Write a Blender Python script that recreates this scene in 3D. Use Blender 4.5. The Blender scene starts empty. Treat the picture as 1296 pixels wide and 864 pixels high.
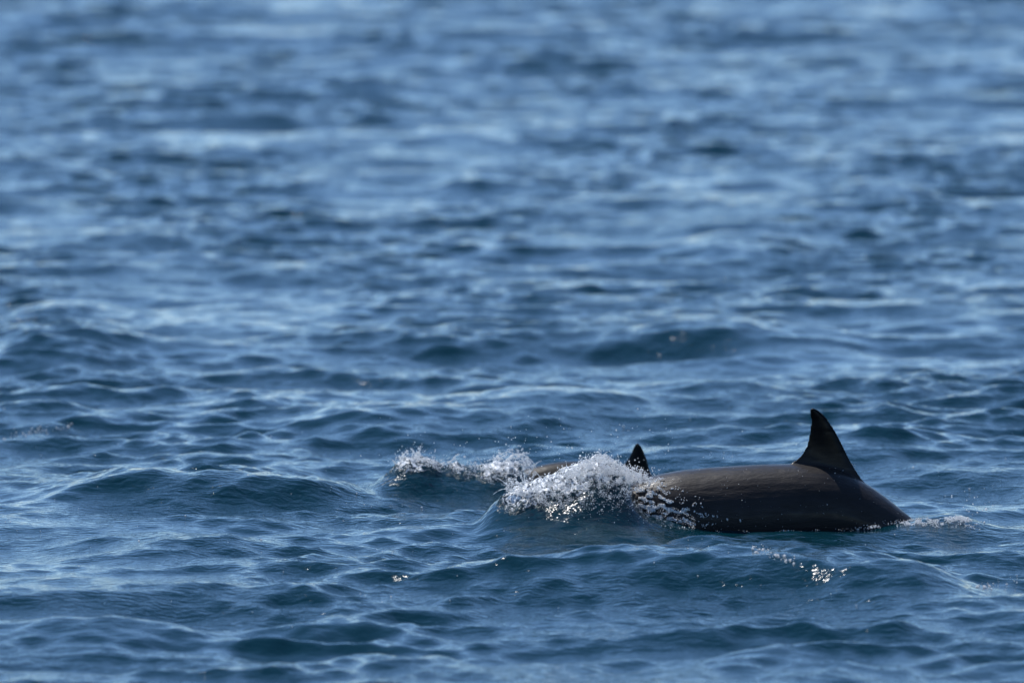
import bpy, bmesh, math
import numpy as np
from mathutils import Vector, Matrix
from mathutils.bvhtree import BVHTree

# ------------------------------------------------------------------ camera, sky, sun, exposure
scene = bpy.context.scene
COL = scene.collection
R = math.radians
CAM_H = 3.0                      # eye height on a small boat
LENS = 300.0                     # long telephoto
FPX = LENS / 36.0 * 1296.0       # focal length in photo pixels
DIST = 26.0                      # the large dolphin
PITCH = math.atan(CAM_H / DIST) - (668 - 432) / FPX

cam_d = bpy.data.cameras.new('camera')
cam_d.lens = LENS
cam_d.sensor_width = 36.0
cam_d.clip_start = 0.5
cam_d.clip_end = 9000.0
cam_d.dof.use_dof = True
cam_d.dof.focus_distance = 25.95
cam_d.dof.aperture_fstop = 3.3
cam = bpy.data.objects.new('camera', cam_d)
cam.location = (0, 0, CAM_H)
cam.rotation_euler = (math.pi / 2 - PITCH, 0, 0)
COL.objects.link(cam)
scene.camera = cam

SUN_EL = R(57)
SUN_AZ = R(-40)                  # behind the dolphins, to the left (0 = +Y, positive towards +X)
world = bpy.data.worlds.new('World')
scene.world = world
world.use_nodes = True
wn = world.node_tree
sky = wn.nodes.new('ShaderNodeTexSky')
sky.sky_type = 'NISHITA'
sky.sun_disc = False
sky.sun_elevation = SUN_EL
sky.sun_rotation = SUN_AZ
sky.air_density = 0.85
sky.dust_density = 0.0
sky.ozone_density = 7.0
bg = wn.nodes['Background']
bg.inputs['Strength'].default_value = 0.14
wn.links.new(sky.outputs[0], bg.inputs['Color'])

sun_d = bpy.data.lights.new('sun', 'SUN')
sun_d.energy = 4.8
sun_d.angle = R(0.5)
sun_d.color = (1.0, 0.965, 0.92)
sun = bpy.data.objects.new('sun', sun_d)
sdir = Vector((math.sin(SUN_AZ) * math.cos(SUN_EL), math.cos(SUN_AZ) * math.cos(SUN_EL), math.sin(SUN_EL)))
sun.rotation_euler = sdir.to_track_quat('Z', 'Y').to_euler()
sun.location = sdir * 50
COL.objects.link(sun)

vs = scene.view_settings
vs.view_transform = 'Standard'
vs.look = 'None'
vs.exposure = 0.4
vs.gamma = 1.0
vs.use_curve_mapping = False
cy = scene.cycles
cy.use_denoising = True
cy.max_bounces = 8
cy.transmission_bounces = 6
cy.transparent_max_bounces = 12
cy.sample_clamp_indirect = 4.0
cy.sample_clamp_direct = 8.0
cy.caustics_reflective = False
cy.caustics_refractive = False

rng = np.random.default_rng(11)

# ------------------------------------------------------------------ helpers
CP, SP = math.cos(PITCH), math.sin(PITCH)


def at(px, py, Y):
    """photo pixel -> point on the upright plane y = Y"""
    u = (px - 648) / FPX
    v = (432 - py) / FPX
    d = (u, CP + v * SP, -SP + v * CP)
    t = Y / d[1]
    return Vector((u * t, Y, CAM_H + d[2] * t))


def ground(px, py):
    """photo pixel -> point on the mean sea level"""
    u = (px - 648) / FPX
    v = (432 - py) / FPX
    d = (u, CP + v * SP, -SP + v * CP)
    t = -CAM_H / d[2]
    return Vector((u * t, d[1] * t, 0))


def mesh_from_arrays(name, verts, faces, smooth=True):
    """verts (n,3), faces (m,3) or (m,4) numpy arrays"""
    me = bpy.data.meshes.new(name)
    n, (m, k) = len(verts), faces.shape
    me.vertices.add(n)
    me.vertices.foreach_set('co', np.ascontiguousarray(verts, dtype=np.float32).ravel())
    me.loops.add(m * k)
    me.loops.foreach_set('vertex_index', np.ascontiguousarray(faces, dtype=np.int32).ravel())
    me.polygons.add(m)
    me.polygons.foreach_set('loop_start', np.arange(0, m * k, k, dtype=np.int32))
    me.polygons.foreach_set('use_smooth', np.full(m, smooth))
    me.update(calc_edges=True)
    return me


def link(name, me, mat, parent=None, **props):
    o = bpy.data.objects.new(name, me)
    if mat is not None:
        me.materials.clear()
        me.materials.append(mat)
    if parent is not None:
        o.parent = parent
    COL.objects.link(o)
    for k, v in props.items():
        o[k] = v
    return o


def new_mat(name):
    m = bpy.data.materials.new(name)
    m.use_nodes = True
    nt = m.node_tree
    return m, nt, nt.nodes['Principled BSDF'], nt.nodes['Material Output']


def remeshed(me, voxel, smooth_iter=0, fac=0.5):
    """one closed surface round everything in the mesh"""
    o = bpy.data.objects.new('tmp', me)
    COL.objects.link(o)
    md = o.modifiers.new('r', 'REMESH')
    md.mode = 'VOXEL'
    md.voxel_size = voxel
    md.use_smooth_shade = True
    if smooth_iter:
        sm = o.modifiers.new('s', 'SMOOTH')
        sm.iterations = smooth_iter
        sm.factor = fac
    dg = bpy.context.evaluated_depsgraph_get()
    out = bpy.data.meshes.new_from_object(o.evaluated_get(dg))
    bpy.data.objects.remove(o)
    bpy.data.meshes.remove(me)
    return out


def icosphere(sub):
    bm = bmesh.new()
    bmesh.ops.create_icosphere(bm, subdivisions=sub, radius=1.0)
    v = np.array([x.co[:] for x in bm.verts])
    f = np.array([[q.index for q in x.verts] for x in bm.faces])
    bm.free()
    return v, f


ICO1, ICO2 = icosphere(1), icosphere(2)


def blobs(centres, scales, ico=ICO1, jitter=0.0):
    """many small drops in one vertex/face array; scales (n,3)"""
    v, f = ico
    n = len(centres)
    a = rng.uniform(0, 2 * np.pi, n)
    ca, sa = np.cos(a), np.sin(a)
    vv = np.repeat(v[None], n, 0)
    if jitter:
        vv = vv * (1 + rng.normal(0, jitter, (n, len(v), 1)))
    vv = vv * scales[:, None, :]
    x = vv[:, :, 0] * ca[:, None] - vv[:, :, 2] * sa[:, None]
    z = vv[:, :, 0] * sa[:, None] + vv[:, :, 2] * ca[:, None]
    vv = np.stack([x, vv[:, :, 1], z], -1) + centres[:, None, :]
    ff = f[None] + (np.arange(n) * len(v))[:, None, None]
    return vv.reshape(-1, 3), ff.reshape(-1, 3)


def tube(points, radii, seg=6):
    """a tapered thread of water along points"""
    P = np.array(points, float)
    n = len(P)
    T = np.gradient(P, axis=0)
    T /= np.linalg.norm(T, axis=1, keepdims=True) + 1e-9
    up = np.array([0.3, 1.0, 0.2])
    A = np.cross(T, up)
    A /= np.linalg.norm(A, axis=1, keepdims=True) + 1e-9
    B = np.cross(T, A)
    th = np.linspace(0, 2 * np.pi, seg, endpoint=False)
    ring = (A[:, None, :] * np.cos(th)[None, :, None] + B[:, None, :] * np.sin(th)[None, :, None])
    V = P[:, None, :] + ring * np.array(radii)[:, None, None]
    V = V.reshape(-1, 3)
    F = []
    for i in range(n - 1):
        for j in range(seg):
            a, b = i * seg + j, i * seg + (j + 1) % seg
            F += [[a, b, b + seg], [a, b + seg, a + seg]]
    V = np.vstack([V, P[:1], P[-1:]])
    for j in range(seg):
        F += [[len(V) - 2, (j + 1) % seg, j], [len(V) - 1, (n - 1) * seg + j, (n - 1) * seg + (j + 1) % seg]]
    return V, np.array(F)


def merge(parts):
    V, F, k = [], [], 0
    for v, f in parts:
        V.append(v)
        F.append(f + k)
        k += len(v)
    return np.vstack(V), np.vstack(F)


# ------------------------------------------------------------------ materials
def make_sea_mat():
    m, nt, p, out = new_mat('sea_water')
    p.inputs['Base Color'].default_value = (0.0005, 0.0175, 0.026, 1)
    p.inputs['Roughness'].default_value = 0.07
    p.inputs['IOR'].default_value = 1.333
    tc = nt.nodes.new('ShaderNodeTexCoord')
    mp = nt.nodes.new('ShaderNodeMapping')
    mp.inputs['Rotation'].default_value = (0, 0, R(12))
    mp.inputs['Scale'].default_value = (0.75, 1.25, 1.0)
    nt.links.new(tc.outputs['Object'], mp.inputs['Vector'])
    n1 = nt.nodes.new('ShaderNodeTexNoise')
    n1.inputs['Scale'].default_value = 34.0
    n1.inputs['Detail'].default_value = 3.0
    n1.inputs['Roughness'].default_value = 0.5
    n1.inputs['Distortion'].default_value = 0.4
    nt.links.new(mp.outputs[0], n1.inputs['Vector'])
    # ripples come in patches: cat's paws of wind
    n2 = nt.nodes.new('ShaderNodeTexNoise')
    n2.inputs['Scale'].default_value = 0.9
    n2.inputs['Detail'].default_value = 2.0
    nt.links.new(mp.outputs[0], n2.inputs['Vector'])
    mr = nt.nodes.new('ShaderNodeMapRange')
    mr.inputs['From Min'].default_value = 0.35
    mr.inputs['From Max'].default_value = 0.65
    mr.inputs['To Min'].default_value = 0.25
    mr.inputs['To Max'].default_value = 0.75
    nt.links.new(n2.outputs['Fac'], mr.inputs['Value'])
    b = nt.nodes.new('ShaderNodeBump')
    b.inputs['Distance'].default_value = 0.012
    nt.links.new(mr.outputs[0], b.inputs['Strength'])
    nt.links.new(n1.outputs['Fac'], b.inputs['Height'])
    nt.links.new(b.outputs[0], p.inputs['Normal'])
    return m


def make_froth_mat(name, clear, rough):
    """aerated water: tiny drops pass the sun on towards the viewer and glitter on their skins"""
    m, nt, p, out = new_mat(name)
    p.inputs['Base Color'].default_value = (0.96, 0.98, 1.0, 1)
    p.inputs['Roughness'].default_value = rough
    p.inputs['IOR'].default_value = 1.333
    p.inputs['Transmission Weight'].default_value = 1.0
    d = nt.nodes.new('ShaderNodeBsdfDiffuse')
    d.inputs['Color'].default_value = (0.95, 0.955, 0.96, 1)
    t = nt.nodes.new('ShaderNodeBsdfTranslucent')
    t.inputs['Color'].default_value = (0.95, 0.955, 0.96, 1)
    m1 = nt.nodes.new('ShaderNodeMixShader')
    m1.inputs[0].default_value = 0.5
    nt.links.new(d.outputs[0], m1.inputs[1])
    nt.links.new(t.outputs[0], m1.inputs[2])
    m2 = nt.nodes.new('ShaderNodeMixShader')
    m2.inputs[0].default_value = clear
    nt.links.new(m1.outputs[0], m2.inputs[1])
    nt.links.new(p.outputs[0], m2.inputs[2])
    nt.links.new(m2.outputs[0], out.inputs['Surface'])
    return m


def make_churned_mat():
    """broken water: clear teal lumps veined with fine white bubbles"""
    m, nt, p, out = new_mat('churned_water')
    p.inputs['Roughness'].default_value = 0.09
    p.inputs['IOR'].default_value = 1.333
    tc = nt.nodes.new('ShaderNodeTexCoord')
    n = nt.nodes.new('ShaderNodeTexNoise')
    n.inputs['Scale'].default_value = 55.0
    n.inputs['Detail'].default_value = 5.0
    n.inputs['Roughness'].default_value = 0.65
    n.inputs['Distortion'].default_value = 1.2
    nt.links.new(tc.outputs['Object'], n.inputs['Vector'])
    cr = nt.nodes.new('ShaderNodeValToRGB')
    cr.color_ramp.elements[0].position = 0.42
    cr.color_ramp.elements[0].color = (0.0015, 0.0185, 0.026, 1)
    cr.color_ramp.elements[1].position = 0.62
    cr.color_ramp.elements[1].color = (0.82, 0.85, 0.88, 1)
    at_ = nt.nodes.new('ShaderNodeAttribute')
    at_.attribute_name = 'foam'
    mr = nt.nodes.new('ShaderNodeMapRange')
    mr.inputs['To Min'].default_value = -0.26
    mr.inputs['To Max'].default_value = 0.04
    nt.links.new(at_.outputs['Fac'], mr.inputs['Value'])
    ad = nt.nodes.new('ShaderNodeMath')
    ad.operation = 'ADD'
    nt.links.new(n.outputs['Fac'], ad.inputs[0])
    nt.links.new(mr.outputs[0], ad.inputs[1])
    nt.links.new(ad.outputs[0], cr.inputs['Fac'])
    nt.links.new(cr.outputs['Color'], p.inputs['Base Color'])
    b = nt.nodes.new('ShaderNodeBump')
    b.inputs['Strength'].default_value = 0.7
    b.inputs['Distance'].default_value = 0.006
    nt.links.new(n.outputs['Fac'], b.inputs['Height'])
    nt.links.new(b.outputs[0], p.inputs['Normal'])
    return m


def make_skin(name, base, dark):
    m, nt, p, out = new_mat(name)
    p.inputs['Roughness'].default_value = 0.42
    p.inputs['IOR'].default_value = 1.4
    p.inputs['Specular IOR Level'].default_value = 0.3
    p.inputs['Coat Weight'].default_value = 0.22
    p.inputs['Coat Roughness'].default_value = 0.14
    p.inputs['Coat IOR'].default_value = 1.33
    tc = nt.nodes.new('ShaderNodeTexCoord')
    mp = nt.nodes.new('ShaderNodeMapping')
    mp.inputs['Scale'].default_value = (2.0, 5.0, 6.0)
    nt.links.new(tc.outputs['Object'], mp.inputs['Vector'])
    n = nt.nodes.new('ShaderNodeTexNoise')
    n.inputs['Scale'].default_value = 1.6
    n.inputs['Detail'].default_value = 4.0
    n.inputs['Distortion'].default_value = 0.6
    nt.links.new(mp.outputs[0], n.inputs['Vector'])
    at_ = nt.nodes.new('ShaderNodeAttribute')
    at_.attribute_name = 'dark'
    mix = nt.nodes.new('ShaderNodeMix')
    mix.data_type = 'RGBA'
    mix.inputs['A'].default_value = (*[c * 0.45 for c in base], 1)
    mix.inputs['B'].default_value = (*[c * 1.55 for c in base], 1)
    nt.links.new(n.outputs['Fac'], mix.inputs['Factor'])
    mix2 = nt.nodes.new('ShaderNodeMix')
    mix2.data_type = 'RGBA'
    nt.links.new(mix.outputs['Result'], mix2.inputs['A'])
    mix2.inputs['B'].default_value = (*dark, 1)
    nt.links.new(at_.outputs['Fac'], mix2.inputs['Factor'])
    at2 = nt.nodes.new('ShaderNodeAttribute')
    at2.attribute_name = 'pale'
    mix3 = nt.nodes.new('ShaderNodeMix')
    mix3.data_type = 'RGBA'
    nt.links.new(mix2.outputs['Result'], mix3.inputs['A'])
    mix3.inputs['B'].default_value = (0.16, 0.125, 0.13, 1)
    nt.links.new(at2.outputs['Fac'], mix3.inputs['Factor'])
    nt.links.new(mix3.outputs['Result'], p.inputs['Base Color'])
    sp = nt.nodes.new('ShaderNodeMapRange')      # the fin is matt and nearly black
    sp.inputs['To Min'].default_value = 0.16
    sp.inputs['To Max'].default_value = 0.06
    nt.links.new(at_.outputs['Fac'], sp.inputs['Value'])
    nt.links.new(sp.outputs[0], p.inputs['Specular IOR Level'])
    # patchy wetness: some of the skin shines, some is dull
    n4 = nt.nodes.new('ShaderNodeTexNoise')
    n4.inputs['Scale'].default_value = 7.0
    n4.inputs['Detail'].default_value = 6.0
    n4.inputs['Roughness'].default_value = 0.7
    n4.inputs['Distortion'].default_value = 0.8
    nt.links.new(mp.outputs[0], n4.inputs['Vector'])
    mr = nt.nodes.new('ShaderNodeMapRange')
    mr.inputs['From Min'].default_value = 0.35
    mr.inputs['From Max'].default_value = 0.65
    mr.inputs['To Min'].default_value = 0.04
    mr.inputs['To Max'].default_value = 0.36
    nt.links.new(n4.outputs['Fac'], mr.inputs['Value'])
    nt.links.new(mr.outputs[0], p.inputs['Coat Weight'])
    mr2 = nt.nodes.new('ShaderNodeMapRange')
    mr2.inputs['To Min'].default_value = 0.62
    mr2.inputs['To Max'].default_value = 0.30
    nt.links.new(n4.outputs['Fac'], mr2.inputs['Value'])
    nt.links.new(mr2.outputs[0], p.inputs['Roughness'])
    # faint scratches and film of water
    n3 = nt.nodes.new('ShaderNodeTexNoise')
    n3.inputs['Scale'].default_value = 3.5
    n3.inputs['Detail'].default_value = 7.0
    n3.inputs['Roughness'].default_value = 0.6
    nt.links.new(mp.outputs[0], n3.inputs['Vector'])
    b = nt.nodes.new('ShaderNodeBump')
    b.inputs['Strength'].default_value = 0.6
    b.inputs['Distance'].default_value = 0.010
    nt.links.new(n3.outputs['Fac'], b.inputs['Height'])
    nt.links.new(b.outputs[0], p.inputs['Normal'])
    return m


SEA = make_sea_mat()
FROTH = make_froth_mat('froth', 0.45, 0.10)
CHURN = make_churned_mat()
BEAD = make_froth_mat('white_glint_beads', 0.15, 0.08)  # almost opaque white, so the sun's glints are put into the colour
DROP = make_froth_mat('water_drops', 0.2, 0.10)
SKIN = make_skin('dolphin_skin', (0.0142, 0.0128, 0.0130), (0.0016, 0.0016, 0.0022))
SKIN2 = make_skin('calf_skin', (0.0050, 0.0046, 0.0048), (0.003, 0.006, 0.007))

# ------------------------------------------------------------------ the sea: one sheet out to the horizon


def axis(spans, grow_lo, grow_hi, lo, hi):
    """non-uniform coordinates: spans = [(start, end, step at start, step at end)], then geometric to lo/hi"""
    xs = [spans[0][0]]
    for a, b, s0, s1 in spans:
        while xs[-1] < b - 1e-6:
            t = min(max((xs[-1] - a) / (b - a), 0), 1)
            xs.append(xs[-1] + s0 + (s1 - s0) * t)
    s = xs[-1] - xs[-2]
    while xs[-1] < hi:
        s *= grow_hi
        xs.append(xs[-1] + s)
    s = xs[1] - xs[0]
    pre = [xs[0]]
    while pre[-1] > lo:
        s *= grow_lo
        pre.append(pre[-1] - s)
    return np.array(pre[:0:-1] + xs)


X = axis([(-3.7, -1.7, 0.032, 0.0130), (-1.7, 1.7, 0.0130, 0.0130), (1.7, 3.7, 0.0130, 0.032)], 1.13, 1.13, -4000, 4000)
Y = axis([(21.5, 29, 0.018, 0.018), (29, 60, 0.019, 0.052)], 1.16, 1.10, -2500, 6000)
DX, DY = np.gradient(X), np.gradient(Y)
K = 2600
u = rng.uniform(0, 1, K)
LMIN, LMAX = 0.05, 5.0
lam = LMAX * (LMIN / LMAX) ** u
kk = 2 * np.pi / lam
# direction: wind sea running towards the boat, wide spread, wider for the short waves
spread = 0.55 + 0.35 * np.clip(np.log(1.5 / lam) / np.log(30), -0.3, 1)
th = R(-90 + 8) + rng.normal(0, 1, K) * spread
# slope per component
lw = np.log(lam)
shape = 0.44 * np.exp(-0.5 * ((lw - np.log(0.40)) / 0.7) ** 2) + 0.62 * np.exp(-0.5 * ((lw - np.log(0.12)) / 0.65) ** 2) + 0.03
shape /= shape.sum()
MSS = 0.036
amp = np.sqrt(2 * MSS * shape) / kk
ph = rng.uniform(0, 2 * np.pi, K)
kx, ky = kk * np.cos(th), kk * np.sin(th)


def factor(c, d, k):
    q = np.abs(k)[None] * d[:, None] / np.pi
    w = np.clip((0.62 - q) / 0.3, 0, 1)
    return (np.exp(1j * k[None] * c[:, None]) * w).astype(np.complex64)


EX = factor(X, DX, kx)
EY = factor(Y, DY, ky)


def field(c):
    return (EY * c[None].astype(np.complex64)) @ EX.T


c0 = amp * np.exp(1j * ph)
CHOP = 0.5
long_ = lam > 0.45
# gusts: the short ripples stand in patches, with slicker water between them
gust = np.zeros((len(Y), len(X)), np.float32)
for _ in range(14):
    l_, a_ = rng.uniform(0.9, 3.5), rng.uniform(0, np.pi)
    px_, py_ = 2 * np.pi / l_ * np.cos(a_), 2 * np.pi / l_ * 0.5 * np.sin(a_)
    gust += np.cos(px_ * X[None] + py_ * Y[:, None] + rng.uniform(0, 6.28)).astype(np.float32)
gust = np.clip(1.0 + 0.15 * gust, 0.6, 1.5)


def both(mult):
    return field(np.where(long_, c0, 0) * mult).real + gust * field(np.where(long_, 0, c0) * mult).real


H = both(np.ones(K))
DHX = both(1j * kx / kk) * CHOP
DHY = both(1j * ky / kk) * CHOP
GX, GY = np.meshgrid(X, Y)


def crest(px, py_base, width_px, height_px, back=0.45, front=0.22, tilt=0.0):
    """a single wave standing where the photograph shows one; its foot at py_base"""
    g = ground(px, py_base)
    s = g.y / FPX
    w, h = width_px * s * 0.5, height_px * s * 0.72
    x = GX - g.x
    y = GY - (g.y + front) - tilt * x
    prof = np.where(y > 0, np.exp(-(y / back) ** 2), np.exp(-(y / front) ** 2))
    return h * prof * np.exp(-(np.abs(x) / w) ** 2.4)


def place_waves():
    W = np.zeros_like(H)
    for a in [
        (250, 640, 330, 50, 0.5, 0.17, 0.03),
        (950, 752, 380, 42, 0.5, 0.22, -0.02),
        (1130, 762, 210, 40, 0.4, 0.22, -0.25),
        (740, 735, 220, 26, 0.4, 0.20, 0.0),
        (240, 712, 330, 26, 0.45, 0.22, 0.12),
        (880, 440, 230, 30, 0.7, 0.30, 0.0),
        (1000, 452, 220, 28, 0.7, 0.35, 0.0),
        (940, 330, 190, 22, 1.2, 0.6, 0.0),
        (1120, 585, 190, 30, 0.5, 0.3, 0.0),
        (805, 684, 120, 34, 0.16, 0.14, 0.05),
        (1010, 690, 160, 16, 0.12, 0.12, -0.02),
        (1190, 682, 150, 16, 0.16, 0.14, 0.0),
        (700, 540, 190, 20, 0.6, 0.3, 0.0),
        (60, 470, 170, 34, 0.8, 0.4, 0.0),
        (60, 415, 160, 26, 0.8, 0.4, 0.0),
        (50, 545, 150, 22, 0.5, 0.25, 0.0),
        (440, 800, 200, 22, 0.35, 0.2, 0.0),
        (120, 808, 240, 10, 0.35, 0.2, 0.0),
        (1120, 265, 160, 18, 1.5, 0.8, 0.0),
        (470, 555, 200, 20, 0.5, 0.25, 0.0),
    ]:
        W += crest(*a)
    return W


H = H + place_waves()


def bump(px, py_base, Yc, wx, wy, h):
    g = at(px, py_base, Yc)
    return h * np.exp(-((GX - g.x) / wx) ** 2 - ((GY - Yc) / wy) ** 2)


# water heaped up by the two dolphins
calm = 1 - 0.3 * np.exp(-((GX - 0.75) / 0.75) ** 4 - ((GY - 25.95) / 0.28) ** 4)
H = H * calm
RIDGE1 = [(590, 648), (640, 630), (665, 619), (690, 611), (712, 602), (735, 592), (758, 586), (780, 594), (797, 610), (830, 655)]
RIDGE2 = [(450, 622), (490, 598), (515, 582), (535, 582), (560, 589), (600, 594), (625, 590), (648, 588), (664, 594), (705, 622)]


def ridge(line, Yt, front, back, power=1.6):
    """water piled up into a crest along a line of photo pixels on the plane y = Yt"""
    P = np.array([at(a, b, Yt)[:] for a, b in line])
    h = np.interp(X, P[:, 0], P[:, 2], left=0, right=0)
    t = np.clip(np.minimum(X - P[0, 0], P[-1, 0] - X) / 0.10, 0, 1)
    h = np.maximum(h, 0) * t * t * (3 - 2 * t)
    v = np.where(Y < Yt, (Y - Yt) / front, (Y - Yt) / back)
    g = np.where(np.abs(v) < 1, np.cos(np.clip(v, -1, 1) * np.pi / 2) ** power, 0)
    return h[None] * g[:, None], g, t


for line, yt_, fr_, bk_ in ((RIDGE1, 25.98, 0.30, 0.24), (RIDGE2, 27.18, 0.26, 0.24)):
    r_, g_, t_ = ridge(line, yt_, fr_, bk_)
    keep_ = 1 - 0.8 * g_[:, None] * t_[None]
    H, DHX, DHY = H * keep_ + r_, DHX * keep_, DHY * keep_
H += bump(1200, 668, 26.0, 0.12, 0.14, 0.035)

PX, PY = GX + DHX, GY + DHY


def sea_z(x, y):
    """height of the water at a point (bilinear, ignoring the small sideways shift)"""
    i = np.clip(np.searchsorted(X, x) - 1, 0, len(X) - 2)
    j = np.clip(np.searchsorted(Y, y) - 1, 0, len(Y) - 2)
    fx = np.clip((x - X[i]) / (X[i + 1] - X[i]), 0, 1)
    fy = np.clip((y - Y[j]) / (Y[j + 1] - Y[j]), 0, 1)
    return (H[j, i] * (1 - fx) * (1 - fy) + H[j, i + 1] * fx * (1 - fy) + H[j + 1, i] * (1 - fx) * fy + H[j + 1, i + 1] * fx * fy)


def on_sea(px, py):
    """where the ray through a photo pixel first meets the waves"""
    px, py = np.asarray(px, float), np.asarray(py, float)
    u_, v_ = (px - 648) / FPX, (432 - py) / FPX
    dx, dy, dz = u_, CP + v_ * SP, -SP + v_ * CP
    t = np.maximum(-CAM_H / dz - 3.5, 15.0)
    for _ in range(900):
        z = CAM_H + dz * t
        above = z > sea_z(dx * t, dy * t)
        if not above.any():
            break
        t = t + np.where(above, np.clip(t * 0.0004, 0.01, 0.05), 0)
    return np.stack([dx * t, dy * t, CAM_H + dz * t], -1)


ny, nx = H.shape
verts = np.stack([PX, PY, H], -1).reshape(-1, 3)
ii = (np.arange(ny - 1)[:, None] * nx + np.arange(nx - 1)[None]).ravel()
faces = np.stack([ii, ii + 1, ii + nx + 1, ii + nx], -1)
sea = link('sea', mesh_from_arrays('sea', verts, faces), SEA, kind='structure',
           label='choppy deep blue sea with dark teal wave faces and pale blue sky reflections', category='sea')

# ------------------------------------------------------------------ dolphins


def spline(xs, ys, q):
    """monotone-ish cubic through points"""
    xs, ys = np.array(xs, float), np.array(ys, float)
    m = np.gradient(ys, xs)
    i = np.clip(np.searchsorted(xs, q) - 1, 0, len(xs) - 2)
    h = xs[i + 1] - xs[i]
    t = (q - xs[i]) / h
    return ((2 * t**3 - 3 * t**2 + 1) * ys[i] + (t**3 - 2 * t**2 + t) * h * m[i] + (-2 * t**3 + 3 * t**2) * ys[i + 1] + (t**3 - t**2) * h * m[i + 1])


def loft(stations, seg=40, n=90):
    """stations: (x, top z, depth, width) -> closed body; rounder back, flatter belly"""
    S = np.array(stations, float)
    q = np.linspace(S[0, 0], S[-1, 0], n)
    top, dep, wid = (spline(S[:, 0], S[:, c], q) for c in (1, 2, 3))
    th = np.linspace(0, 2 * np.pi, seg, endpoint=False)
    c, s = np.cos(th), np.sin(th)
    V = np.zeros((n, seg, 3))
    V[:, :, 0] = q[:, None]
    V[:, :, 1] = 0.5 * wid[:, None] * np.sign(c) * np.abs(c) ** 0.95
    V[:, :, 2] = (top - 0.5 * dep)[:, None] + 0.5 * dep[:, None] * s
    V = V.reshape(-1, 3)
    F = []
    for i in range(n - 1):
        for j in range(seg):
            a, b = i * seg + j, i * seg + (j + 1) % seg
            F += [[a, b, b + seg], [a, b + seg, a + seg]]
    e0 = V[:seg].mean(0)
    e1 = V[-seg:].mean(0)
    V = np.vstack([V, e0, e1])
    for j in range(seg):
        F += [[len(V) - 2, (j + 1) % seg, j], [len(V) - 1, (n - 1) * seg + j, (n - 1) * seg + (j + 1) % seg]]
    return V, np.array(F)


def blade(lead, trail, thick_root, thick_tip, normal_axis=1, n=26, m=11):
    """a fin between two edge lines (root to tip), lens-shaped across; points are 3-D"""
    lead, trail = np.array(lead, float), np.array(trail, float)

    def res(P):
        d = np.r_[0, np.cumsum(np.linalg.norm(np.diff(P, axis=0), axis=1))]
        t = np.linspace(0, d[-1], n)
        return np.stack([np.interp(t, d, P[:, k]) for k in range(3)], -1)
    L, T = res(lead), res(trail)
    s = np.linspace(0, 1, m)
    prof = 2.6 * (np.sqrt(s) * 0.65 - 0.25 * s - 0.40 * s**2) + 0.04 * (1 - np.abs(2 * s - 1))
    V = np.zeros((n, 2 * m, 3))
    for i in range(n):
        t = i / (n - 1)
        th_ = (thick_root * (1 - t) ** 1.3 + thick_tip * (1 - (1 - t) ** 1.3))
        base = L[i][None] * (1 - s[:, None]) + T[i][None] * s[:, None]
        off = np.zeros((m, 3))
        off[:, normal_axis] = 0.5 * th_ * np.clip(prof, 0, 1) + 0.0012
        V[i, :m] = base + off
        V[i, m:] = (base - off)[::-1]
    seg = 2 * m
    V = V.reshape(-1, 3)
    F = []
    for i in range(n - 1):
        for j in range(seg):
            a, b = i * seg + j, i * seg + (j + 1) % seg
            F += [[a, b, b + seg], [a, b + seg, a + seg]]
    V = np.vstack([V, V[:seg].mean(0), V[-seg:].mean(0)])
    for j in range(seg):
        F += [[len(V) - 2, (j + 1) % seg, j], [len(V) - 1, (n - 1) * seg + j, (n - 1) * seg + (j + 1) % seg]]
    return V, np.array(F)


def clean(parts, voxel, it):
    V, F = merge(parts)
    me = mesh_from_arrays('raw', V, F)
    bm = bmesh.new()
    bm.from_mesh(me)
    bmesh.ops.recalc_face_normals(bm, faces=bm.faces)
    bm.to_mesh(me)
    bm.free()
    return remeshed(me, voxel, it)


def set_attr(me, fn, name):
    co = np.zeros(len(me.vertices) * 3, np.float32)
    me.vertices.foreach_get('co', co)
    co = co.reshape(-1, 3)
    a = me.attributes.new(name, 'FLOAT', 'POINT')
    a.data.foreach_set('value', fn(co).astype(np.float32))


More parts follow.
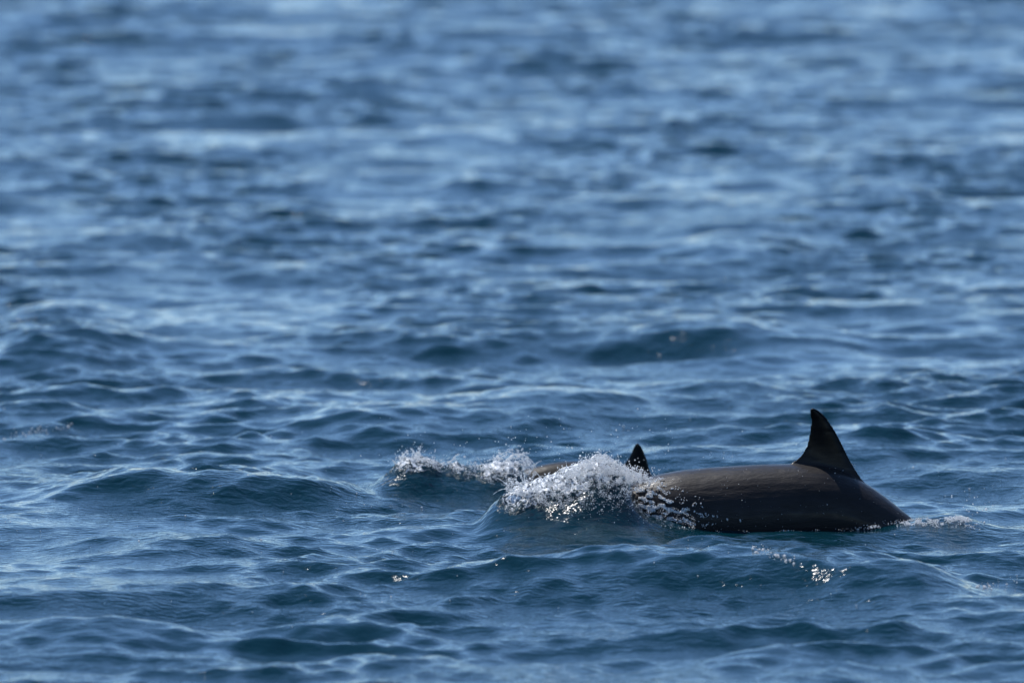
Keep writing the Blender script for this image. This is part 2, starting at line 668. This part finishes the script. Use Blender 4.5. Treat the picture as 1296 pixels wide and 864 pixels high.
def build_dolphin(name, Yc, S, fin_lead, fin_trail, fin_thick, skin, voxel, **props):
    """S: stations in photo pixels (x, top y, depth, width); the object's origin sits at the waterline below the fin"""
    s = Yc / FPX
    org = at(fin_lead[0][0], 668, Yc)
    org.z = 0.0

    def p(px, py):
        v = at(px, py, Yc) - org
        return (v.x, 0.0, v.z)
    st = [(p(x, t)[0], p(x, t)[2], d * s, w * s) for x, t, d, w in S]
    parts = [loft(st)]
    parts.append(blade([p(*q) for q in fin_lead], [p(*q) for q in fin_trail], fin_thick, fin_thick * 0.22))
    xs = [a[0] for a in st]

    def axis_z(x):
        return np.interp(x, xs, [a[1] - a[2] * 0.5 for a in st])
    L = xs[-1] - xs[0]
    # flippers, swept back below the chest
    x0 = xs[0] + 0.25 * L
    i = np.interp(x0, xs, [a[3] for a in st]) * 0.5
    zc = axis_z(x0) - np.interp(x0, xs, [a[2] for a in st]) * 0.28
    for sgn in (-1, 1):
        lead = [(x0, sgn * i * 0.6, zc), (x0 + 0.04 * L, sgn * (i + 0.05 * L), zc - 0.04 * L), (x0 + 0.10 * L, sgn * (i + 0.08 * L), zc - 0.08 * L), (x0 + 0.145 * L, sgn * (i + 0.09 * L), zc - 0.10 * L)]
        trail = [(x0 + 0.065 * L, sgn * i * 0.6, zc), (x0 + 0.09 * L, sgn * (i + 0.03 * L), zc - 0.04 * L), (x0 + 0.12 * L, sgn * (i + 0.06 * L), zc - 0.08 * L), (x0 + 0.15 * L, sgn * (i + 0.085 * L), zc - 0.10 * L)]
        parts.append(blade(lead, trail, 0.016 * L, 0.006 * L, 2))
    # flukes
    xe, ze = xs[-1], axis_z(xs[-1])
    for sgn in (-1, 1):
        lead = [(xe - 0.05 * L, 0, ze + 0.01 * L), (xe - 0.01 * L, sgn * 0.05 * L, ze - 0.005 * L), (xe + 0.04 * L, sgn * 0.10 * L, ze - 0.02 * L), (xe + 0.085 * L, sgn * 0.135 * L, ze - 0.035 * L)]
        trail = [(xe + 0.045 * L, 0, ze - 0.015 * L), (xe + 0.06 * L, sgn * 0.05 * L, ze - 0.025 * L), (xe + 0.075 * L, sgn * 0.10 * L, ze - 0.032 * L), (xe + 0.092 * L, sgn * 0.136 * L, ze - 0.036 * L)]
        parts.append(blade(lead, trail, 0.018 * L, 0.005 * L, 2))
    me = clean(parts, voxel, 3)
    zf = min(p(*fin_lead[0])[2], p(*fin_trail[0])[2])
    xl0, xl1 = sorted((p(*fin_lead[0])[0], p(*fin_trail[0])[0]))

    def dark(co):
        zt = np.interp(co[:, 0], xs, [a[1] for a in st])
        d = np.clip((co[:, 2] - zt - 0.002) / 0.07, 0, 1)
        return d
    set_attr(me, dark, 'dark')

    def pale(co):  # jaw, throat and belly are pale
        zt = np.interp(co[:, 0], xs, [a[1] for a in st])
        dp = np.interp(co[:, 0], xs, [a[2] for a in st])
        t = (zt - co[:, 2]) / dp
        lim = np.interp(co[:, 0], [xs[0], xs[0] + 0.10 * L, xs[0] + 0.2 * L, xs[-1]], [0.35, 0.45, 0.8, 0.95])
        return np.clip((t - lim) / 0.12, 0, 1)
    set_attr(me, pale, 'pale')
    o = link(name, me, skin, **props)
    o.location = org
    return o


BIG = [  # x, top y, depth, width (photo pixels)
    (690, 668, 8, 9), (705, 662, 15, 16), (728, 654, 24, 24), (748, 645, 36, 34), (766, 631, 58, 54), (785, 619, 82, 76),
    (815, 606, 106, 100), (850, 597, 124, 116), (890, 592.5, 134, 124), (930, 589.5, 138, 126), (975, 587.5, 136, 122),
    (1015, 587.5, 130, 118), (1055, 592, 120, 110), (1095, 611, 104, 96), (1125, 632, 88, 80), (1155, 656, 68, 60), (1200, 686, 52, 30),
    (1250, 728, 38, 20), (1310, 760, 26, 14), (1370, 786, 18, 12)]
big = build_dolphin(
    'dolphin', 26.0, BIG,
    [(1114, 640), (1104, 622), (1088, 602), (1076, 582.5), (1066.5, 562.5), (1055.5, 542), (1044, 525.5), (1034, 517.5), (1029, 516)],
    [(986, 625), (997, 589), (1013.5, 577), (1020.5, 565.5), (1024, 552), (1026, 539), (1026.5, 530), (1024.5, 524), (1024.5, 517)],
    0.050, SKIN, 0.0042,
    label='large dark grey dolphin with tall upright dorsal fin arching through the water', category='dolphin', group='dolphins at the surface')

CALF = [
    (588, 618, 5, 6), (602, 614, 10, 11), (620, 609, 16, 16), (634, 603, 28, 27), (650, 597, 44, 42), (672, 591.5, 58, 54), (700, 585.5, 66, 60), (740, 583.5, 72, 62),
    (780, 588, 68, 56), (810, 595, 58, 46), (840, 608, 46, 34), (880, 628, 32, 20), (920, 648, 22, 12), (960, 664, 14, 9), (990, 674, 10, 8)]
calf = build_dolphin(
    'dolphin', 27.35, CALF,
    [(780, 604), (788, 589), (795.5, 580), (800.5, 569), (803.5, 562.5), (806, 560.5)],
    [(830, 612), (822.5, 595), (818.5, 580), (814, 569), (810.5, 563), (808, 560.8)],
    0.026, SKIN2, 0.0032,
    label='small dolphin showing only a low dark fin and a sliver of back behind the splash', category='dolphin', group='dolphins at the surface')

# ------------------------------------------------------------------ splashes, droplets


def envelope(top, bot, n, gamma=1.0, edge=0.0):
    """random photo-pixel points between two lines; gamma > 1 crowds them towards the top"""
    top, bot = np.array(top, float), np.array(bot, float)
    x0, x1 = top[0, 0], top[-1, 0]
    x = rng.uniform(x0, x1, n)
    yt, yb = np.interp(x, top[:, 0], top[:, 1]), np.interp(x, bot[:, 0], bot[:, 1])
    keep = rng.uniform(0, 1, n) < (yb - yt) / (yb - yt).max()
    x, yt, yb = x[keep], yt[keep], yb[keep]
    t = rng.uniform(0, 1, len(x)) ** gamma
    return x, yt + (yb - yt) * t - edge * np.abs(rng.normal(0, 1, len(x)))


def clump(x, y, strength, scale, seed):
    """uneven density: a few random waves in photo pixels"""
    r = np.random.default_rng(seed)
    v = np.zeros_like(x)
    for _ in range(9):
        a = r.uniform(0, 2 * np.pi)
        k = 2 * np.pi / (scale * r.uniform(0.5, 1.8))
        v += np.sin(k * (np.cos(a) * x + 1.6 * np.sin(a) * y) + r.uniform(0, 6.28))
    return v / 3.0 * strength


def points(px, py, Yc, dY):
    yy = Yc + dY
    out = np.zeros((len(px), 3))
    u_, v_ = (px - 648) / FPX, (432 - py) / FPX
    t = yy / (CP + v_ * SP)
    out[:, 0] = u_ * t
    out[:, 1] = yy
    out[:, 2] = CAM_H + (-SP + v_ * CP) * t
    return out


def lognorm(n, med, sig, hi):
    return np.minimum(med * np.exp(rng.normal(0, sig, n)), hi)


def froth(top, bot, n, Yc, depth, med, seed, gamma=1.0, thresh=-0.2):
    x, y = envelope(top, bot, n, gamma)
    keep = clump(x, y, 1.0, 22, seed) > thresh + rng.normal(0, 0.35, len(x))
    x, y = x[keep], y[keep]
    P = points(x, y, Yc, rng.normal(0, 1, len(x)) * depth)
    r = lognorm(len(x), med, 0.45, med * 3)
    sc = np.stack([r * rng.uniform(0.8, 1.9, len(r)), r, r * rng.uniform(0.7, 1.2, len(r))], -1)
    return blobs(P, sc, ICO1, 0.10)


def thread(pxs, Yc, r0, r1):
    P = [at(a, b, Yc) for a, b in pxs]
    P = np.array([q[:] for q in P])
    t = np.linspace(0, 1, 14)
    tt = np.linspace(0, 1, len(P))
    Q = np.stack([np.interp(t, tt, P[:, k]) for k in range(3)], -1)
    Q[1:-1] = (Q[:-2] + 2 * Q[1:-1] + Q[2:]) / 4
    rr = r0 + (r1 - r0) * t
    return tube(Q, rr * (1 + 0.25 * np.sin(t * 17)))


def spray(px, py, Yc, dY, med, sig, hi):
    P = points(px, py, Yc, dY)
    r = lognorm(len(px), med, sig, hi)
    sc = np.stack([r * rng.uniform(0.85, 1.4, len(r)), r, r * rng.uniform(0.85, 1.4, len(r))], -1)
    return blobs(P, sc, ICO1)


def ligaments(top, bot, n, Yc, r, lean, length):
    """short curved threads thrown up out of the froth"""
    out = []
    x, y = envelope(top, bot, n * 2, 1.2)
    for a, b in list(zip(x, y))[:n]:
        vx = rng.normal(lean, 0.7)
        vy = abs(rng.normal(0.7, 0.5))
        l_ = length * rng.uniform(0.4, 1.5)
        t = np.linspace(0, 1, 4)
        out.append(thread([(a + vx * l_ * q, b - vy * l_ * q + 0.7 * l_ * q * q) for q in t], Yc + rng.normal(0, 0.045), r * rng.uniform(0.7, 1.4), r * 0.4))
    return out


def rough_field(a, b, scale, seed, octaves=4, n=14):
    """crumpled noise over two coordinates in metres, ridged so that crests are sharp"""
    r = np.random.default_rng(seed)
    out, amp_ = np.zeros_like(a), 1.0
    wa, wb = a.copy(), b.copy()
    for o in range(octaves):
        v = np.zeros_like(a)
        for _ in range(n):
            an = r.uniform(0, 2 * np.pi)
            k = 2 * np.pi / (scale * r.uniform(0.6, 1.6))
            v += np.sin(k * (np.cos(an) * wa + np.sin(an) * wb) + r.uniform(0, 6.28))
        v /= np.sqrt(n / 2)
        out += amp_ * (1 - np.abs(v)) if o else amp_ * v
        wa, wb = wa + v * scale * 0.12, wb + np.roll(v, 7, 0) * scale * 0.12
        scale *= 0.5
        amp_ *= 0.55
    return out


def churned(line, Yt, front, back, amp_, seed, reach=0.62, step=0.0026, strength=((0, 1), (1, 1))):
    """crumpled, bubble-veined water riding on the piled-up crest; it dips under the smooth water all round"""
    x0, x1 = at(*line[0], Yt).x, at(*line[-1], Yt).x
    nxs = int((x1 - x0) / step)
    xs = np.linspace(x0, x1, nxs)
    nv = 110
    v = np.linspace(-1, 1, nv)[:, None]
    x = np.repeat(xs[None], nv, 0)
    y = Yt + np.where(v < 0, v * front * reach, v * back * reach) + 0 * x
    taper = np.clip(np.minimum(xs - x0, x1 - xs) / 0.20, 0, 1)[None]
    taper = taper * taper * (3 - 2 * taper)
    f = rough_field(x, y * 0.8, 0.05, seed)
    f2 = rough_field(x + 3.3, y * 0.8, 0.06, seed + 1)
    edge = rough_field(x + 9.1, y * 0.6, 0.12, seed + 2, 3)
    body_ = np.interp((xs - x0) / (x1 - x0), [a for a, b in strength], [b for a, b in strength])[None]
    live = body_ * np.clip(np.cos(v * np.pi / 2) * 1.5 * taper - 0.22 + 0.12 * edge, 0, 1) * np.clip(taper * 1.6 - 0.3, 0, 1)
    z = sea_z(x.ravel(), y.ravel()).reshape(x.shape) - 0.010 + 0.021 * np.clip(live * 2.0, 0, 1) + f * amp_ * live
    V = np.stack([x + f2 * amp_ * 0.7 * live, y + f2 * amp_ * 0.7 * live, z], -1)
    k = (np.arange(nv - 1)[:, None] * nxs + np.arange(nxs - 1)[None]).ravel()
    me = mesh_from_arrays('cw', V.reshape(-1, 3), np.stack([k, k + 1, k + nxs + 1, k + nxs], -1))
    at_ = me.attributes.new('foam', 'FLOAT', 'POINT')
    at_.data.foreach_set('value', np.clip(live * 1.4 - 0.15 + 0.10 * f2, 0, 1).ravel().astype(np.float32))
    return me


# splash thrown over the head of the large dolphin
T1 = [(640, 614), (665, 610), (690, 609), (705, 604), (720, 596), (735, 586), (750, 580), (760, 577), (770, 581), (784, 587), (798, 593), (814, 600), (836, 606)]
B1 = [(640, 622), (665, 630), (690, 640), (720, 646), (745, 640), (770, 636), (800, 624), (836, 618)]
parts = [froth(T1, B1, 4200, 25.90, 0.05, 0.0015, 5, 1.3, 0.4)]
parts.append(froth([(716, 602), (740, 585), (760, 579), (785, 589), (812, 600)], [(716, 612), (740, 606), (762, 610), (785, 614), (812, 606)], 3000, 25.95, 0.05, 0.0017, 9, 1.0, -0.6))
parts += ligaments(T1, B1, 260, 25.90, 0.0022, -0.3, 13)
for s_ in range(26):
    x = rng.uniform(715, 825)
    y = np.interp(x, [a[0] for a in T1], [a[1] for a in T1])
    l_ = rng.uniform(3, 9)
    k_ = rng.uniform(-0.9, 0.4)
    parts.append(thread([(x, y + 5), (x + k_ * l_ * 0.5, y - l_ * 0.4), (x + k_ * l_, y - l_ * 0.6)], 25.93 + rng.normal(0, 0.04), 0.0024, 0.0010))
V_, F_ = merge(parts)
me = remeshed(mesh_from_arrays('f', V_, F_), 0.0018, 1)
big_splash = link('splash', me, FROTH, kind='stuff', label='white frothy splash of water breaking over the head of the large dolphin', category='splash')
me = churned(RIDGE1, 25.98, 0.30, 0.24, 0.0060, 61, 0.66)
link('churned_water', me, CHURN, big_splash, kind='stuff', label='glassy lumps of broken water under the froth')

# splash of the small dolphin's bow
T2 = [(500, 583), (512, 573), (528, 572), (545, 581), (562, 587), (590, 591), (608, 592), (622, 582), (640, 576), (655, 574), (666, 579), (674, 588), (679, 598)]
B2 = [(500, 590), (512, 592), (528, 594), (545, 593), (562, 594), (590, 597), (608, 600), (622, 610), (640, 612), (655, 612), (666, 606), (674, 604), (679, 602)]
parts = [froth(T2, B2, 3600, 27.15, 0.05, 0.0015, 21, 0.9, 0.45)]
parts += ligaments(T2, B2, 170, 27.17, 0.0020, -0.3, 13)
for q in [[(566, 586), (573, 582), (577, 576), (582, 574)], [(640, 584), (648, 576), (658, 574), (668, 578), (676, 586), (679, 594)], [(646, 590), (655, 583), (666, 584), (673, 592)],
          [(528, 578), (523, 571), (519, 566)], [(630, 588), (632, 580), (637, 576)], [(655, 578), (663, 573), (671, 574)], [(506, 582), (510, 575), (516, 571)]]:
    parts.append(thread(q, 27.2 + rng.normal(0, 0.02), 0.0036, 0.0016))
V_, F_ = merge(parts)
me = remeshed(mesh_from_arrays('f', V_, F_), 0.0018, 1)
small_splash = link('splash', me, FROTH, kind='stuff', label='low glassy splash thrown up ahead of the small dolphin with curling threads of water', category='splash')
me = churned(RIDGE2, 27.18, 0.26, 0.24, 0.0060, 71, 0.6, 0.0026, ((0, 1), (0.22, 1), (0.36, 0.6), (0.45, 0.35), (0.52, 0.55), (0.60, 0.35), (0.70, 0.9), (1, 1)))
link('churned_water', me, CHURN, small_splash, kind='stuff', label='low glassy ridge of broken water under the froth')

# wake behind the tail stock
T3 = [(1135, 662), (1160, 655), (1185, 656), (1200, 654), (1213, 651), (1225, 655), (1240, 664)]
B3 = [(1135, 665), (1160, 662), (1185, 666), (1200, 668), (1213, 668), (1225, 668), (1240, 668)]
V_, F_ = froth(T3, B3, 1500, 25.95, 0.03, 0.0019, 33, 1.0, -0.2)
me = remeshed(mesh_from_arrays('f', V_, F_), 0.0018, 1)
link('splash', me, FROTH, kind='stuff', label='small churned patch of foam where the tail of the large dolphin enters the water', category='splash')

# loose drops in the air round the splashes
parts = []
x, y = envelope(T1, [(a, b + 6) for a, b in T1], 700, 1.0, 6)
parts.append(spray(x, y, 25.93, rng.normal(0, 0.10, len(x)), 0.0013, 0.4, 0.004))
x, y = envelope(T2, [(a, b + 6) for a, b in T2], 420, 1.0, 6)
parts.append(spray(x, y, 27.2, rng.normal(0, 0.10, len(x)), 0.0012, 0.4, 0.004))
n = 120
parts.append(spray(rng.normal(700, 120, n), rng.normal(565, 18, n), 26.3, rng.normal(0, 0.3, n), 0.0011, 0.35, 0.003))
n = 26
parts.append(spray(rng.normal(1240, 22, n), rng.normal(642, 14, n), 25.95, rng.normal(0, 0.08, n), 0.0016, 0.45, 0.005))

def mist(top, bot, n, Yc, depth, seed, thresh, med=0.0006, gamma=1.0, scale=16):
    x, y = envelope(top, bot, n, gamma)
    keep = clump(x, y, 1.0, scale, seed) > thresh + rng.normal(0, 0.4, len(x))
    x, y = x[keep], y[keep]
    return spray(x, y, Yc, rng.normal(0, depth, len(x)) - depth, med, 0.45, med * 4)


parts.append(mist(T1, B1, 30000, 25.86, 0.05, 51, 0.3))
parts.append(mist([(716, 640), (760, 634), (800, 630), (850, 640), (880, 655)], [(716, 654), (760, 662), (800, 660), (850, 668), (880, 674)], 3500, 25.80, 0.03, 52, 0.2))
parts.append(mist(T2, [(a, b + 3) for a, b in B2], 20000, 27.12, 0.05, 53, 0.25))
parts.append(mist([(716, 598), (740, 583), (762, 577), (785, 588), (812, 600)], [(716, 606), (740, 600), (762, 604), (785, 612), (812, 612)], 14000, 25.90, 0.05, 55, -0.3))
parts.append(mist([(690, 612), (730, 606), (770, 604), (800, 606)], [(690, 640), (730, 650), (770, 650), (800, 648)], 9000, 25.83, 0.03, 56, 0.45, 0.0006, 1.0, 11))
parts.append(mist([(640, 615), (670, 618), (700, 626)], [(640, 622), (670, 632), (700, 642)], 1800, 25.88, 0.03, 57, 0.2))
parts.append(mist(T3, [(a, b + 2) for a, b in B3], 9000, 25.90, 0.03, 54, -0.1, 0.0008))
parts.append(mist([(850, 664), (900, 670), (1000, 671), (1080, 668), (1150, 657)], [(850, 669), (900, 674), (1000, 674), (1080, 672), (1150, 663)], 1800, 25.84, 0.012, 58, 0.75, 0.0008, 1.0, 30))
n = 260
P = on_sea(rng.uniform(0, 1296, n), np.clip(rng.normal(640, 70, n), 470, 800))
r = lognorm(n, 0.0010, 0.4, 0.003)
parts.append(blobs(P, np.stack([r * 1.3, r, r], -1), ICO1))
V_, F_ = merge(parts)
link('spray_droplets', mesh_from_arrays('spray', V_, F_), DROP, kind='stuff', label='fine droplets of spray flying above the splashes round the dolphins', category='spray')

# white beads on steep little crests, for foam and painted sun glints
for (x0, x1, y0, y1, n, lab) in [
        (952, 1006, 692, 710, 75, 'string of white beads standing in for sun glints on the wave crest in front of the large dolphin'),
        (0, 92, 538, 552, 45, 'thin line of sparkling beads on a distant ripple far from both dolphins'),
        (1236, 1290, 734, 742, 30, 'few bright beads on the dark ripple below the tail foam')]:
    gx = rng.uniform(x0, x1, n)
    t = (gx - x0) / (x1 - x0)
    gy = y0 + (y1 - y0) * (t if y0 == 692 else 1 - t) + rng.normal(0, 3.2, n)
    P = on_sea(gx, gy)
    r = lognorm(n, 0.0015, 0.55, 0.005)
    V_, F_ = blobs(P, np.stack([r * 1.5, r, r], -1), ICO1)
    link('crest_foam_glints', mesh_from_arrays('cf', V_, F_), BEAD, kind='stuff', label=lab, category='foam')

# water running off the flank of the large dolphin: clinging beads, whitened to paint in sun glints
bm = bmesh.new()
bm.from_mesh(big.data)
bvh = BVHTree.FromBMesh(bm)
bm.free()
cands = []
n = 5200
a = 808 + np.abs(rng.normal(0, 1, n)) * 38
b = np.interp(a, [808, 830, 860, 905], [632, 638, 652, 668]) + rng.normal(0, 14, n)
cl = clump(a, b, 1.0, 14, 77)
cands += [(a[i], b[i], 0.0013) for i in range(n) if cl[i] > 0.25]
n = 420
a = rng.uniform(845, 1150, n)
b = rng.uniform(590, 668, n)
cands += [(a[i], b[i], 0.00055) for i in range(0, n, 3)]
a = rng.uniform(1075, 1160, 90)
b = np.interp(a, [1075, 1160], [671, 657]) + rng.normal(0, 2, 90)
cands += [(a[i], b[i], 0.0011) for i in range(90)]
P, rr = [], []
o_ = Vector((0, 0, CAM_H)) - big.location
for x, y, r in cands:
    d = (at(x, y, 26.0) - Vector((0, 0, CAM_H))).normalized()
    hit = bvh.ray_cast(o_, d)
    if hit[0] is not None:
        P.append(hit[0][:])
        rr.append(r)
rr = np.array(rr) * np.exp(rng.normal(0, 0.4, len(rr)))
V_, F_ = blobs(np.array(P), np.stack([rr * rng.uniform(0.8, 2.2, len(rr)), rr * 0.8, rr * rng.uniform(0.7, 1.3, len(rr))], -1), ICO1)
link('water_glint_beads', mesh_from_arrays('wb', V_, F_), BEAD, big, kind='stuff', label='beads of water running off the flank, whitened as sun glints')
print('tris', sum(len(p.vertices) - 2 for o in scene.objects if o.type == 'MESH' for p in o.data.polygons))
